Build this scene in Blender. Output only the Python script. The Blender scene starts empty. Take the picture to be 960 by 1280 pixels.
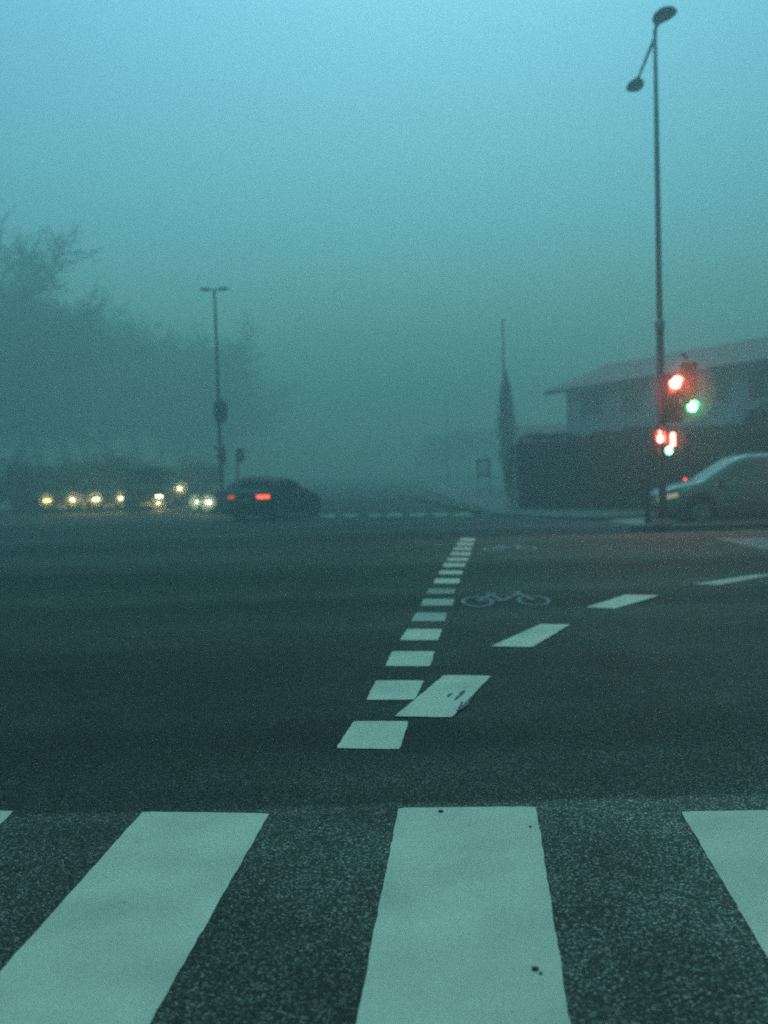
import bpy, bmesh, math, random
from mathutils import Vector, Matrix
random.seed(11)
D = bpy.data
sc = bpy.context.scene
COL = sc.collection
R = math.radians

# ------------------------------------------------------------------ camera
H, FPX, PITCH, ROLL = 1.65, 1250.0, R(2.47), R(1.64)
f_ = Vector((0, math.cos(PITCH), -math.sin(PITCH)))
r0 = Vector((1, 0, 0)); u0 = Vector((0, math.sin(PITCH), math.cos(PITCH)))
u_ = u0 * math.cos(ROLL) + r0 * math.sin(ROLL)
r_ = r0 * math.cos(ROLL) - u0 * math.sin(ROLL)
EYE = Vector((0, 0, H))

def ray(px, py):
    return f_ + r_ * ((px - 480) / FPX) + u_ * ((640 - py) / FPX)
def gnd(px, py, z=0.0):            # measured point of the road surface
    d = ray(px, py); t = (z - H) / d.z
    return EYE + d * t
def at(px, py, y):                 # measured point at distance y in front of the camera
    d = ray(px, py)
    return EYE + d * (y / d.y)

cd = D.cameras.new('camera'); cam = D.objects.new('camera', cd); COL.objects.link(cam)
M = Matrix((r_, u_, -f_)).transposed().to_4x4(); M.translation = EYE
cam.matrix_world = M
cd.sensor_fit = 'VERTICAL'; cd.sensor_height = 36; cd.lens = 36 * FPX / 1280
cd.clip_start = 0.05; cd.clip_end = 5000
cd.dof.use_dof = True; cd.dof.focus_distance = 5.0; cd.dof.aperture_fstop = 1.45
sc.camera = cam

# ------------------------------------------------------------------ materials
def nodes(name):
    m = D.materials.new(name); m.use_nodes = True
    nt = m.node_tree; b = nt.nodes['Principled BSDF']
    return m, nt, b
def N(nt, t, **kw):
    n = nt.nodes.new(t)
    for k, v in kw.items(): setattr(n, k, v)
    return n
def mat(name, col, rough=0.6, metal=0.0, var=0.25, scale=6.0, bump=0.0, coat=0.0, spec=0.5):
    m, nt, b = nodes(name)
    tc = N(nt, 'ShaderNodeTexCoord'); nz = N(nt, 'ShaderNodeTexNoise')
    nz.inputs['Scale'].default_value = scale; nz.inputs['Detail'].default_value = 6
    rp = N(nt, 'ShaderNodeValToRGB')
    e = rp.color_ramp.elements
    e[0].position = 0.3; e[1].position = 0.7
    e[0].color = tuple(c * (1 - var) for c in col) + (1,); e[1].color = tuple(min(1, c * (1 + var)) for c in col) + (1,)
    nt.links.new(tc.outputs['Object'], nz.inputs['Vector']); nt.links.new(nz.outputs['Fac'], rp.inputs['Fac'])
    nt.links.new(rp.outputs['Color'], b.inputs['Base Color'])
    b.inputs['Roughness'].default_value = rough; b.inputs['Metallic'].default_value = metal
    b.inputs['Coat Weight'].default_value = coat; b.inputs['Specular IOR Level'].default_value = spec
    if bump:
        bp = N(nt, 'ShaderNodeBump'); bp.inputs['Strength'].default_value = bump; bp.inputs['Distance'].default_value = 0.02
        nt.links.new(nz.outputs['Fac'], bp.inputs['Height']); nt.links.new(bp.outputs['Normal'], b.inputs['Normal'])
    return m
def emis(name, col, s, base=(0.1, 0.1, 0.1)):
    m, nt, b = nodes(name)
    b.inputs['Base Color'].default_value = base + (1,)
    b.inputs['Emission Color'].default_value = col + (1,)
    b.inputs['Emission Strength'].default_value = s
    b.inputs['Roughness'].default_value = 0.3
    m.cycles.emission_sampling = 'NONE'
    return m

def asphalt_mat():
    m, nt, b = nodes('asphalt')
    L = nt.links.new
    tc = N(nt, 'ShaderNodeTexCoord')
    vo = N(nt, 'ShaderNodeTexVoronoi'); vo.inputs['Scale'].default_value = 130
    n1 = N(nt, 'ShaderNodeTexNoise'); n1.inputs['Scale'].default_value = 90; n1.inputs['Detail'].default_value = 4
    n2 = N(nt, 'ShaderNodeTexNoise'); n2.inputs['Scale'].default_value = 0.9; n2.inputs['Detail'].default_value = 7; n2.inputs['Roughness'].default_value = 0.65
    n3 = N(nt, 'ShaderNodeTexNoise'); n3.inputs['Scale'].default_value = 0.35; n3.inputs['Detail'].default_value = 3
    mp = N(nt, 'ShaderNodeMapping'); mp.inputs['Scale'].default_value = (0.12, 1.0, 1.0); mp.inputs['Rotation'].default_value = (0, 0, 0.03)
    for n in (vo, n1, n2): L(tc.outputs['Object'], n.inputs['Vector'])
    L(tc.outputs['Object'], mp.inputs['Vector']); L(mp.outputs['Vector'], n3.inputs['Vector'])
    r1 = N(nt, 'ShaderNodeValToRGB'); e = r1.color_ramp.elements
    e[0].position = 0.0; e[0].color = (0.014, 0.015, 0.016, 1)
    e[1].position = 0.86; e[1].color = (0.27, 0.235, 0.19, 1)
    x = e.new(0.48); x.color = (0.031, 0.026, 0.017, 1)
    x = e.new(0.64); x.color = (0.055, 0.046, 0.033, 1)
    x = e.new(0.74); x.color = (0.14, 0.118, 0.092, 1)
    sep = N(nt, 'ShaderNodeSeparateColor'); L(vo.outputs['Color'], sep.inputs['Color'])
    mx = N(nt, 'ShaderNodeMix'); mx.data_type = 'FLOAT'; mx.inputs[0].default_value = 0.45
    L(sep.outputs[0], mx.inputs[2]); L(n1.outputs['Fac'], mx.inputs[3])
    L(mx.outputs[0], r1.inputs['Fac'])
    mr = N(nt, 'ShaderNodeMapRange'); mr.inputs[1].default_value = 0.3; mr.inputs[2].default_value = 0.7; mr.inputs[3].default_value = 0.5; mr.inputs[4].default_value = 1.45
    L(n2.outputs['Fac'], mr.inputs[0])
    mr3 = N(nt, 'ShaderNodeMapRange'); mr3.inputs[1].default_value = 0.35; mr3.inputs[2].default_value = 0.65; mr3.inputs[3].default_value = 0.5; mr3.inputs[4].default_value = 1.5
    L(n3.outputs['Fac'], mr3.inputs[0])
    mu = N(nt, 'ShaderNodeMath', operation='MULTIPLY'); L(mr.outputs[0], mu.inputs[0]); L(mr3.outputs[0], mu.inputs[1])
    # older, paler and coarser surfacing under the zebra crossing, up to a slightly wavy seam
    geo = N(nt, 'ShaderNodeSeparateXYZ'); L(tc.outputs['Object'], geo.inputs[0])
    wob = N(nt, 'ShaderNodeMath', operation='MULTIPLY_ADD'); L(n2.outputs['Fac'], wob.inputs[0]); wob.inputs[1].default_value = 0.12; L(geo.outputs['Y'], wob.inputs[2])
    seam = N(nt, 'ShaderNodeMapRange'); ys = gnd(480, 1006).y + 0.06
    seam.inputs[1].default_value = ys - 0.03; seam.inputs[2].default_value = ys + 0.03; seam.inputs[3].default_value = 1.8; seam.inputs[4].default_value = 0.95
    L(wob.outputs[0], seam.inputs[0])
    side = N(nt, 'ShaderNodeMapRange'); side.inputs[1].default_value = -1.0; side.inputs[2].default_value = 2.2; side.inputs[3].default_value = 0.9; side.inputs[4].default_value = 1.5
    L(geo.outputs['X'], side.inputs[0])
    mu1 = N(nt, 'ShaderNodeMath', operation='MULTIPLY'); L(seam.outputs[0], mu1.inputs[0]); L(side.outputs[0], mu1.inputs[1])
    mu2 = N(nt, 'ShaderNodeMath', operation='MULTIPLY'); L(mu.outputs[0], mu2.inputs[0]); L(mu1.outputs[0], mu2.inputs[1]); mu = mu2
    warp = N(nt, 'ShaderNodeVectorMath', operation='MULTIPLY_ADD'); L(n2.outputs['Color'], warp.inputs[0]); warp.inputs[1].default_value = (1.1, 1.1, 0); L(tc.outputs['Object'], warp.inputs[2])
    ck = N(nt, 'ShaderNodeTexVoronoi'); ck.feature = 'DISTANCE_TO_EDGE'; ck.inputs['Scale'].default_value = 0.33; L(warp.outputs[0], ck.inputs['Vector'])
    mc = N(nt, 'ShaderNodeMapRange'); mc.inputs[1].default_value = 0.002; mc.inputs[2].default_value = 0.007; mc.inputs[3].default_value = 0.78; mc.inputs[4].default_value = 1.0
    L(ck.outputs['Distance'], mc.inputs[0])
    mu3 = N(nt, 'ShaderNodeMath', operation='MULTIPLY'); L(mu.outputs[0], mu3.inputs[0]); L(mc.outputs[0], mu3.inputs[1]); mu = mu3
    sc_ = N(nt, 'ShaderNodeVectorMath', operation='SCALE'); L(r1.outputs['Color'], sc_.inputs[0]); L(mu.outputs[0], sc_.inputs['Scale'])
    L(sc_.outputs[0], b.inputs['Base Color'])
    b.inputs['Specular IOR Level'].default_value = 0.06
    mr2 = N(nt, 'ShaderNodeMapRange'); mr2.inputs[1].default_value = 0.3; mr2.inputs[2].default_value = 0.7; mr2.inputs[3].default_value = 0.7; mr2.inputs[4].default_value = 0.95
    L(n2.outputs['Fac'], mr2.inputs[0]); L(mr2.outputs[0], b.inputs['Roughness'])
    bp = N(nt, 'ShaderNodeBump'); bp.inputs['Strength'].default_value = 0.7; bp.inputs['Distance'].default_value = 0.006
    L(mx.outputs[0], bp.inputs['Height']); L(bp.outputs['Normal'], b.inputs['Normal'])
    return m

def paint_mat(name, col, wear):
    """thermoplastic road paint with dirt, worn specks and bare patches showing the asphalt"""
    m, nt, b = nodes(name); L = nt.links.new
    tc = N(nt, 'ShaderNodeTexCoord')
    n1 = N(nt, 'ShaderNodeTexNoise'); n1.inputs['Scale'].default_value = 2.2; n1.inputs['Detail'].default_value = 7
    n2 = N(nt, 'ShaderNodeTexNoise'); n2.inputs['Scale'].default_value = 38; n2.inputs['Detail'].default_value = 6; n2.inputs['Roughness'].default_value = 0.7
    n3 = N(nt, 'ShaderNodeTexNoise'); n3.inputs['Scale'].default_value = 7; n3.inputs['Detail'].default_value = 5
    n4 = N(nt, 'ShaderNodeTexNoise'); n4.inputs['Scale'].default_value = 150; n4.inputs['Detail'].default_value = 2
    for n in (n1, n2, n3, n4): L(tc.outputs['Object'], n.inputs['Vector'])
    r1 = N(nt, 'ShaderNodeValToRGB'); e = r1.color_ramp.elements
    e[0].position = 0.25; e[0].color = tuple(c * 0.74 for c in col) + (1,)
    e[1].position = 0.7; e[1].color = tuple(c * 1.06 for c in col) + (1,)
    L(n1.outputs['Fac'], r1.inputs['Fac'])
    mg = N(nt, 'ShaderNodeMapRange'); mg.inputs[1].default_value = 0.3; mg.inputs[2].default_value = 0.7; mg.inputs[3].default_value = 0.82; mg.inputs[4].default_value = 1.1
    L(n4.outputs['Fac'], mg.inputs[0])
    s1 = N(nt, 'ShaderNodeVectorMath', operation='SCALE'); L(r1.outputs['Color'], s1.inputs[0]); L(mg.outputs[0], s1.inputs['Scale'])
    ad = N(nt, 'ShaderNodeMath', operation='ADD'); L(n2.outputs['Fac'], ad.inputs[0]); L(n3.outputs['Fac'], ad.inputs[1])
    mr = N(nt, 'ShaderNodeMapRange'); mr.inputs[1].default_value = 1.36 - wear; mr.inputs[2].default_value = 1.48 - wear
    L(ad.outputs[0], mr.inputs[0])
    mx = N(nt, 'ShaderNodeMix'); mx.data_type = 'RGBA'
    L(mr.outputs[0], mx.inputs[0]); L(s1.outputs[0], mx.inputs[6]); mx.inputs[7].default_value = (0.05, 0.052, 0.054, 1)
    L(mx.outputs[2], b.inputs['Base Color'])
    b.inputs['Roughness'].default_value = 0.7; b.inputs['Specular IOR Level'].default_value = 0.3
    bp = N(nt, 'ShaderNodeBump'); bp.inputs['Strength'].default_value = 0.35; bp.inputs['Distance'].default_value = 0.003
    L(n4.outputs['Fac'], bp.inputs['Height']); L(bp.outputs['Normal'], b.inputs['Normal'])
    return m

def brick_mat(name, c1, c2, mortar):
    m, nt, b = nodes(name); L = nt.links.new
    tc = N(nt, 'ShaderNodeTexCoord'); mp = N(nt, 'ShaderNodeMapping'); mp.inputs['Rotation'].default_value = (R(90), 0, 0)
    br = N(nt, 'ShaderNodeTexBrick'); br.inputs['Scale'].default_value = 4
    br.inputs['Color1'].default_value = c1 + (1,); br.inputs['Color2'].default_value = c2 + (1,); br.inputs['Mortar'].default_value = mortar + (1,)
    L(tc.outputs['Object'], mp.inputs['Vector']); L(mp.outputs['Vector'], br.inputs['Vector']); L(br.outputs['Color'], b.inputs['Base Color'])
    b.inputs['Roughness'].default_value = 0.85
    return m

MT = dict(
    asphalt=asphalt_mat(),
    paint=paint_mat('road_paint', (0.75, 0.62, 0.42), 0.10),
    paint_worn=paint_mat('worn_road_paint', (0.46, 0.42, 0.30), 0.16),
    paint_faint=paint_mat('faint_road_paint', (0.3, 0.28, 0.2), 0.26),
    paving=mat('paving', (0.085, 0.085, 0.08), 0.8, var=0.3, scale=3, bump=0.2),
    kerb=mat('kerb_stone', (0.2, 0.2, 0.2), 0.8, var=0.3, scale=5, bump=0.2),
    grass=mat('grass', (0.035, 0.045, 0.02), 0.9, var=0.5, scale=8, bump=0.6),
    steel=mat('galvanised_steel', (0.45, 0.45, 0.44), 0.6, 0.1, var=0.2, scale=5),
    darksteel=mat('dark_grey_steel', (0.09, 0.09, 0.09), 0.7, 0.1, var=0.3, scale=5),  # plain darker grey for the lower pole and foot plate
    dark=mat('dark_metal', (0.02, 0.022, 0.022), 0.5, 0.0, var=0.3, scale=8),
    black=mat('black_plastic', (0.012, 0.012, 0.012), 0.5, var=0.3, scale=20),
    lampshell=mat('lamp_shell', (0.26, 0.27, 0.28), 0.5, 0.2, var=0.2),
    diffuser=mat('unlit_diffuser', (0.3, 0.31, 0.3), 0.3, var=0.1),
    lens_off=mat('unlit_lens', (0.02, 0.018, 0.015), 0.2, var=0.2),
    rubber=mat('tyre_rubber', (0.012, 0.012, 0.013), 0.85, var=0.3, scale=30),
    rim=mat('alloy_rim', (0.3, 0.31, 0.32), 0.45, 0.4, var=0.15),
    glass=mat('car_glass', (0.012, 0.015, 0.016), 0.08, var=0.1, spec=0.7),
    dullglass=mat('dark_car_glass', (0.01, 0.011, 0.012), 0.8, var=0.1, spec=0.02),
    sideglass=mat('reflection_grey_glass', (0.10, 0.12, 0.13), 0.35, var=0.2, scale=2),  # pale grey base colour stands in for reflections in the side windows
    plate=mat('number_plate', (0.4, 0.4, 0.4), 0.5, var=0.1),
    silver=mat('grey_blue_paint', (0.115, 0.135, 0.155), 0.38, 0.3, var=0.12, scale=2, coat=0.6),
    blackcar=mat('black_paint', (0.006, 0.006, 0.006), 0.6, 0.0, var=0.3, scale=3, coat=0.0, spec=0.15),
    darkcar=mat('dark_paint', (0.012, 0.014, 0.016), 0.7, 0.0, var=0.3, scale=3, spec=0.1),
    palecar=mat('pale_paint', (0.12, 0.13, 0.14), 0.35, 0.2, var=0.15, scale=3, coat=0.4),
    greycar=mat('grey_paint', (0.03, 0.032, 0.034), 0.7, 0.0, var=0.2, scale=3, spec=0.1),
    brick=brick_mat('dark_brick', (0.10, 0.06, 0.05), (0.13, 0.075, 0.06), (0.12, 0.11, 0.10)),
    plaster=mat('grey_plaster', (0.52, 0.52, 0.52), 0.85, var=0.2, scale=1.2),
    rooftile=mat('roof_tile', (0.30, 0.16, 0.125), 0.85, var=0.25, scale=3, bump=0.4),
    eave=mat('eave_board', (0.06, 0.06, 0.058), 0.7, var=0.2),
    whitewood=mat('white_frame', (0.55, 0.55, 0.55), 0.6, var=0.15),
    band=mat('pale_panel', (0.42, 0.42, 0.41), 0.75, var=0.2, scale=3),
    winglass=mat('window_glass', (0.02, 0.023, 0.026), 0.3, var=0.2, spec=0.2),
    bark=mat('bark', (0.07, 0.065, 0.055), 0.9, var=0.4, scale=7, bump=0.6),
    twig=mat('twig', (0.11, 0.105, 0.09), 0.9, var=0.4, scale=1.5),
    hedge=mat('beech_leaf', (0.050, 0.034, 0.024), 0.85, var=0.5, scale=2.5),
    conifer=mat('conifer', (0.022, 0.034, 0.022), 0.85, var=0.5, scale=4),
    signwhite=mat('sign_white', (0.55, 0.56, 0.56), 0.6, var=0.08),
    headlight_off=mat('headlight_lens', (0.42, 0.42, 0.36), 0.15, var=0.3, scale=14, spec=0.8),
    e_head=emis('headlight_glow', (1.0, 0.92, 0.66), 150, (0.4, 0.4, 0.35)),
    e_head_dim=emis('dim_headlight_glow', (1.0, 0.66, 0.16), 14, (0.4, 0.4, 0.35)),
    e_head_white=emis('white_headlight_glow', (0.97, 1.0, 0.8), 110, (0.4, 0.4, 0.35)),
    e_park=emis('parking_light_glow', (1.0, 0.9, 0.5), 0.35, (0.3, 0.3, 0.25)),
    e_tail=emis('tail_glow', (1.0, 0.09, 0.045), 3.4, (0.2, 0.01, 0.01)),
    e_tail_dim=emis('faint_tail_glow', (1.0, 0.08, 0.05), 0.9, (0.2, 0.01, 0.01)),
    e_tail_far=emis('distant_tail_glow', (1.0, 0.06, 0.03), 3.0, (0.2, 0.01, 0.01)),
    tail_off=mat('tail_lens', (0.08, 0.006, 0.006), 0.2, var=0.2),
    e_red=emis('red_signal_glow', (1.0, 0.42, 0.30), 110, (0.2, 0.01, 0.01)),
    e_green=emis('green_signal_glow', (0.22, 1.0, 0.62), 40, (0.01, 0.2, 0.1)),
    e_redman=emis('red_figure_glow', (1.0, 0.36, 0.28), 40, (0.2, 0.01, 0.01)),
    e_bar=emis('red_bar_glow', (1.0, 0.36, 0.28), 40, (0.2, 0.01, 0.01)),
    e_white=emis('pale_signal_glow', (0.22, 1.0, 0.8), 6, (0.2, 0.3, 0.3)),
)

# ------------------------------------------------------------------ helpers
def frame_of(d):
    d = d.normalized(); a = Vector((0, 0, 1)) if abs(d.z) < 0.9 else Vector((1, 0, 0))
    x = d.cross(a).normalized(); return x, d.cross(x).normalized()
class MB:
    def __init__(s): s.bm = bmesh.new()
    def face(s, pts):
        return s.bm.faces.new([s.bm.verts.new(p) for p in pts])
    def box(s, c, size, rot=None, bev=0.0):
        mtx = Matrix.Translation(Vector(c))
        if rot is not None: mtx = mtx @ rot.to_4x4()
        r = bmesh.ops.create_cube(s.bm, size=1, matrix=mtx @ Matrix.Diagonal((*size, 1)))
        if bev:
            es = list({e for v in r['verts'] for e in v.link_edges})
            bmesh.ops.bevel(s.bm, geom=es, offset=bev, segments=2, affect='EDGES', profile=0.6)
        return s
    def tube(s, pts, rad, n=10, cap=True):
        pts = [Vector(p) for p in pts]
        if not isinstance(rad, (list, tuple)): rad = [rad] * len(pts)
        rings = []; x0 = None
        for i, p in enumerate(pts):
            d = (pts[min(i + 1, len(pts) - 1)] - pts[max(i - 1, 0)])
            x, y = frame_of(d)
            if x0 is not None:
                dn = d.normalized(); x = (x0 - dn * x0.dot(dn)).normalized(); y = dn.cross(x)
            x0 = x
            rings.append([s.bm.verts.new(p + (x * math.cos(2 * math.pi * k / n) + y * math.sin(2 * math.pi * k / n)) * rad[i]) for k in range(n)])
        for a, b in zip(rings, rings[1:]):
            for k in range(n):
                f = s.bm.faces.new((a[k], a[(k + 1) % n], b[(k + 1) % n], b[k])); f.smooth = True
        if cap:
            s.bm.faces.new(rings[0][::-1]); s.bm.faces.new(rings[-1])
        return s
    def lathe(s, prof, org=(0, 0, 0), axis='z', n=20):
        org = Vector(org); rings = []
        for r, h in prof:
            ring = []
            for k in range(n):
                a = 2 * math.pi * k / n; c, q = r * math.cos(a), r * math.sin(a)
                p = {'z': (c, q, h), 'y': (c, h, q), 'x': (h, c, q)}[axis]
                ring.append(s.bm.verts.new(org + Vector(p)))
            rings.append(ring)
        for a, b in zip(rings, rings[1:]):
            for k in range(n):
                f = s.bm.faces.new((a[k], a[(k + 1) % n], b[(k + 1) % n], b[k])); f.smooth = True
        s.bm.faces.new(rings[0]); s.bm.faces.new(rings[-1])
        return s
    def grid(s, rows, smooth=True, closed=False):
        vs = [[s.bm.verts.new(p) for p in r] for r in rows]
        for a, b in zip(vs, vs[1:]):
            m = len(a)
            for k in range(m if closed else m - 1):
                f = s.bm.faces.new((a[k], a[(k + 1) % m], b[(k + 1) % m], b[k])); f.smooth = smooth
        return vs
    def build(s, name, m, parent=None, normals=True):
        if normals: bmesh.ops.recalc_face_normals(s.bm, faces=s.bm.faces)
        me = D.meshes.new(name); s.bm.to_mesh(me); s.bm.free()
        me.materials.append(MT[m] if isinstance(m, str) else m)
        o = D.objects.new(name, me); COL.objects.link(o); o.parent = parent
        return o
def tag(o, label, cat, group=None, kind=None):
    if label: o['label'] = label
    if cat: o['category'] = cat
    if group: o['group'] = group
    if kind: o['kind'] = kind
    return o
def empty(name, loc, rz, label, cat, group=None):
    o = D.objects.new(name, None); COL.objects.link(o); o.location = loc; o.rotation_euler = (0, 0, rz)
    o.empty_display_size = 0.2
    return tag(o, label, cat, group)
def copy_tree(o, parent=None):
    c = o.copy(); COL.objects.link(c)
    if parent: c.parent = parent
    for ch in list(o.children): copy_tree(ch, c)
    return c

# ------------------------------------------------------------------ ground
g = MB(); g.face([(-1500, -400, 0), (1500, -400, 0), (1500, 2500, 0), (-1500, 2500, 0)])
tag(g.build('road', 'asphalt'), None, None, kind='structure')

def slab(name, m, poly, z0, z1, mk=None):
    """raised slab with a stone kerb round it"""
    b = MB(); top = [Vector((p[0], p[1], z1)) for p in poly]; bot = [Vector((p[0], p[1], z0)) for p in poly]
    b.face(top)
    for i in range(len(poly)):
        j = (i + 1) % len(poly); b.face([bot[i], bot[j], top[j], top[i]])
    return tag(b.build(name, m), None, None, kind='structure')
def G(px, py): p = gnd(px, py); return (p.x, p.y)

# pavement round the hedge corner
pave = [G(596, 641), G(640, 646), G(706, 649), G(752, 650), (8.3, 30.0), (13.0, 29.0), (30, 27.5), (34, 60), (20, 90), (9, 120), G(522, 606)]
slab('pavement', 'paving', pave, -0.05, 0.09)
kb = MB()
for a, b in zip(pave[:6], pave[1:7]):
    A = Vector((*a, 0)); B = Vector((*b, 0)); d = (B - A); n = Vector((d.y, -d.x, 0)).normalized()
    A += n * 0.08; B += n * 0.08
    kb.box(((A + B) / 2) + Vector((0, 0, 0.035)), (d.length + 0.06, 0.14, 0.15), Matrix.Rotation(math.atan2(d.y, d.x), 3, 'Z'))
tag(kb.build('kerb', 'kerb'), None, None, kind='structure')
# narrow verge between carriageway and cycle path
va = [gnd(486, 612), gnd(540, 622.5), gnd(596, 636), gnd(612, 641)]
vb = [gnd(478, 612), gnd(512, 622.5), gnd(566, 637.5), gnd(594, 643)]
slab('verge', 'grass', [(p.x, p.y) for p in va] + [(p.x, p.y) for p in vb[::-1]], -0.05, 0.13)
# far left pavement behind the waiting cars' junction mouth
slab('far_pavement', 'paving', [(-60, 47), (-20.5, 50), (-19, 52), (-13.2, 100), (-60, 100)], -0.05, 0.1)
# refuge island that carries the signals
isl = []
ic = Vector((8.9, 24.0, 0))
for k in range(36):
    a = 2 * math.pi * k / 36
    sx = math.copysign(abs(math.cos(a)) ** 0.6, math.cos(a)); sy = math.copysign(abs(math.sin(a)) ** 0.8, math.sin(a))
    isl.append((ic.x + 2.95 * sx, ic.y + 0.62 * sy))
slab('traffic_island', mat('island_stone', (0.05, 0.05, 0.05), 0.8, var=0.4, scale=4, bump=0.2), isl, -0.05, 0.12)

# ------------------------------------------------------------------ road markings
def ragged(poly, z, amp=0.003, step=0.06, rnd=0.008):
    """outline with slightly uneven edges"""
    P = [Vector((p.x, p.y, 0)) for p in poly]; out = []
    cen = sum(P, Vector()) / len(P)
    for i, a in enumerate(P):
        b = P[(i + 1) % len(P)]; L = (b - a).length; n = max(2, min(110, int(L / step)))
        nrm = Vector(((b - a).y, -(b - a).x, 0)).normalized()
        for k in range(n):
            t = k / n
            p = a.lerp(b, t) + nrm * random.uniform(-amp, amp)
            if k == 0: p = p.lerp(cen, min(0.1, rnd / max(0.05, (p - cen).length)))
            out.append((p.x, p.y, z))
    return out
def marking(name, quad, z, m, label, group, amp=0.003, origin=None):
    q = [gnd(*p) for p in quad]
    b = MB(); b.face(ragged(q, z, amp)); 
    bmesh.ops.triangulate(b.bm, faces=b.bm.faces[:])
    o = b.build(name, m)
    return tag(o, label, 'road marking', group)

zg = 'white stripes of the zebra crossing'
marking('zebra_stripe', [(-140, 1014), (17, 1014), (-260, 1310), (-560, 1310)], 0.004, 'paint', 'zebra stripe showing only a small white corner at the picture edge', zg)
marking('zebra_stripe', [(178, 1015.5), (337, 1017.5), (100, 1433), (-194, 1433)], 0.004, 'paint', 'clean white zebra stripe slanting across the lower corner, no pits', zg)
marking('zebra_stripe', [(498, 1010.5), (670, 1009), (738, 1440), (414, 1440)], 0.004, 'paint', 'central zebra stripe with dark pits, below the square dashes', zg)
marking('zebra_stripe', [(851, 1015), (1012, 1013), (1330, 1310), (1026, 1310)], 0.004, 'paint', 'bluish white zebra stripe cut off by the picture edge, beyond the pitted central stripe', zg)
# pits in the central stripe are small dark stones stuck to it
for (px, py, r) in ((551, 1016, 0.009), (669, 1214, 0.009), (663, 1035, 0.005), (676, 1219, 0.005)):
    p = gnd(px, py); b = MB()
    bmesh.ops.create_icosphere(b.bm, subdivisions=2, radius=r)
    for v in b.bm.verts: v.co *= random.uniform(0.75, 1.2)
    o = b.build('pebble', 'black'); o.location = (p.x, p.y, 0.006 + r * 0.35); o.scale = (1.4, 1, 0.6)
    tag(o, {1016: 'dark pebble on the top edge of the central zebra stripe', 1214: 'dark pebble low on the central zebra stripe near its edge',
            1035: 'tiny dark pebble near the top corner of the central zebra stripe', 1219: 'tiny dark speck of stone beside the low pebble on the stripe'}[py], 'pebble', 'stones on the zebra stripe')

dash = [
 [(442, 902), (511, 902), (499.5, 937), (420, 936)],
 [(470, 851), (530, 851), (518.5, 875), (457.5, 875.5)],
 [(490, 814.6), (543.5, 814.6), (537.7, 833), (481.7, 833)],
 [(509, 786.6), (553, 786.6), (547.6, 800.6), (500, 800.6)],
 [(520.5, 766), (558.7, 766), (556, 776.7), (513.8, 776.7)],
 [(529.5, 749), (568.6, 749), (565, 757.4), (525.4, 757.4)],
 [(536.5, 736), (570.5, 736), (567, 742.5), (532.5, 742.5)],
 [(544, 723.4), (575.5, 723.4), (573.5, 729.6), (541.5, 729.6)],
 [(550, 713.3), (579, 713.3), (577.5, 718), (548, 718)],
 [(555, 704.2), (582.3, 704.2), (581, 708.8), (553, 708.8)],
 [(560, 697.6), (585.8, 697.6), (584.6, 701.3), (558, 701.3)],
 [(564.5, 690.6), (588.8, 690.6), (587.6, 694.3), (562.3, 694.3)],
 [(568, 684.4), (590.6, 684.4), (589.4, 687.9), (566, 687.9)],
 [(572, 678.4), (592.4, 678.4), (591.3, 682), (570, 682)],
 [(576, 672.8), (594.5, 672.8), (593.2, 676.2), (574, 676.2)]]
ords = ['first', 'second', 'third', 'fourth', 'fifth', 'sixth', 'seventh', 'eighth', 'ninth', 'tenth', 'eleventh', 'twelfth', 'thirteenth', 'fourteenth', 'last']
for i, q in enumerate(dash):
    lab = ords[i] + ' square white dash of the line running away from the zebra crossing'
    if i == 0: lab = 'largest square white dash, lone and closest to the zebra crossing'
    if i == 1: lab = 'square white dash whose corner touches the long slanted dash'
    if i == 6: lab = 'worn faint square dash, seventh from the zebra crossing'
    if i == 14: lab = 'smallest square dash at the far tip of the line'
    marking('square_dash', q, 0.004, 'paint_faint' if i == 6 else ('paint_worn' if i in (4, 5) else 'paint'), lab, 'square dashes running away from the crossing')
wide = [([(555, 845), (614, 846), (565, 898), (493, 897)], 'paint', 'chipped slanted dash touching the square dashes'),
        ([(676, 781), (713, 781.5), (665.5, 810), (613, 809)], 'paint', 'slanted dash next outward from the chipped one, below the bicycle symbol'),
        ([(782, 744), (825, 745), (769, 761.5), (732, 760)], 'paint', 'thin slanted dash third along the curve, beside the bicycle symbol'),
        ([(941, 719), (975, 718), (899, 732), (865, 731)], 'paint_worn', 'thin far slanted dash running out by the picture edge')]
for q, m, l in wide:
    marking('slanted_dash', q, 0.009, m, l, 'slanted dashes of the curved guide line')
# a bare chipped scar in the first slanted dash
sq = MB()
for poly in ([(577, 866), (582, 864), (578, 870), (570, 877), (567, 878)], [(560, 871), (565, 868), (566, 870), (559, 874)], [(583, 879), (588, 873), (594, 867), (592, 871), (584, 884), (572, 891), (571, 890)], [(574, 884), (578, 878), (579, 881), (573, 889)]):
    sq.face(ragged([gnd(*p) for p in poly], 0.0125, 0.008, 0.04))
bmesh.ops.triangulate(sq.bm, faces=sq.bm.faces[:])
tag(sq.build('bare_patch', mat('scar_asphalt', (0.10, 0.095, 0.085), 0.85, var=0.6, scale=30)), 'bare asphalt scar where the slanted dash has chipped off', 'road patch')

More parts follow.
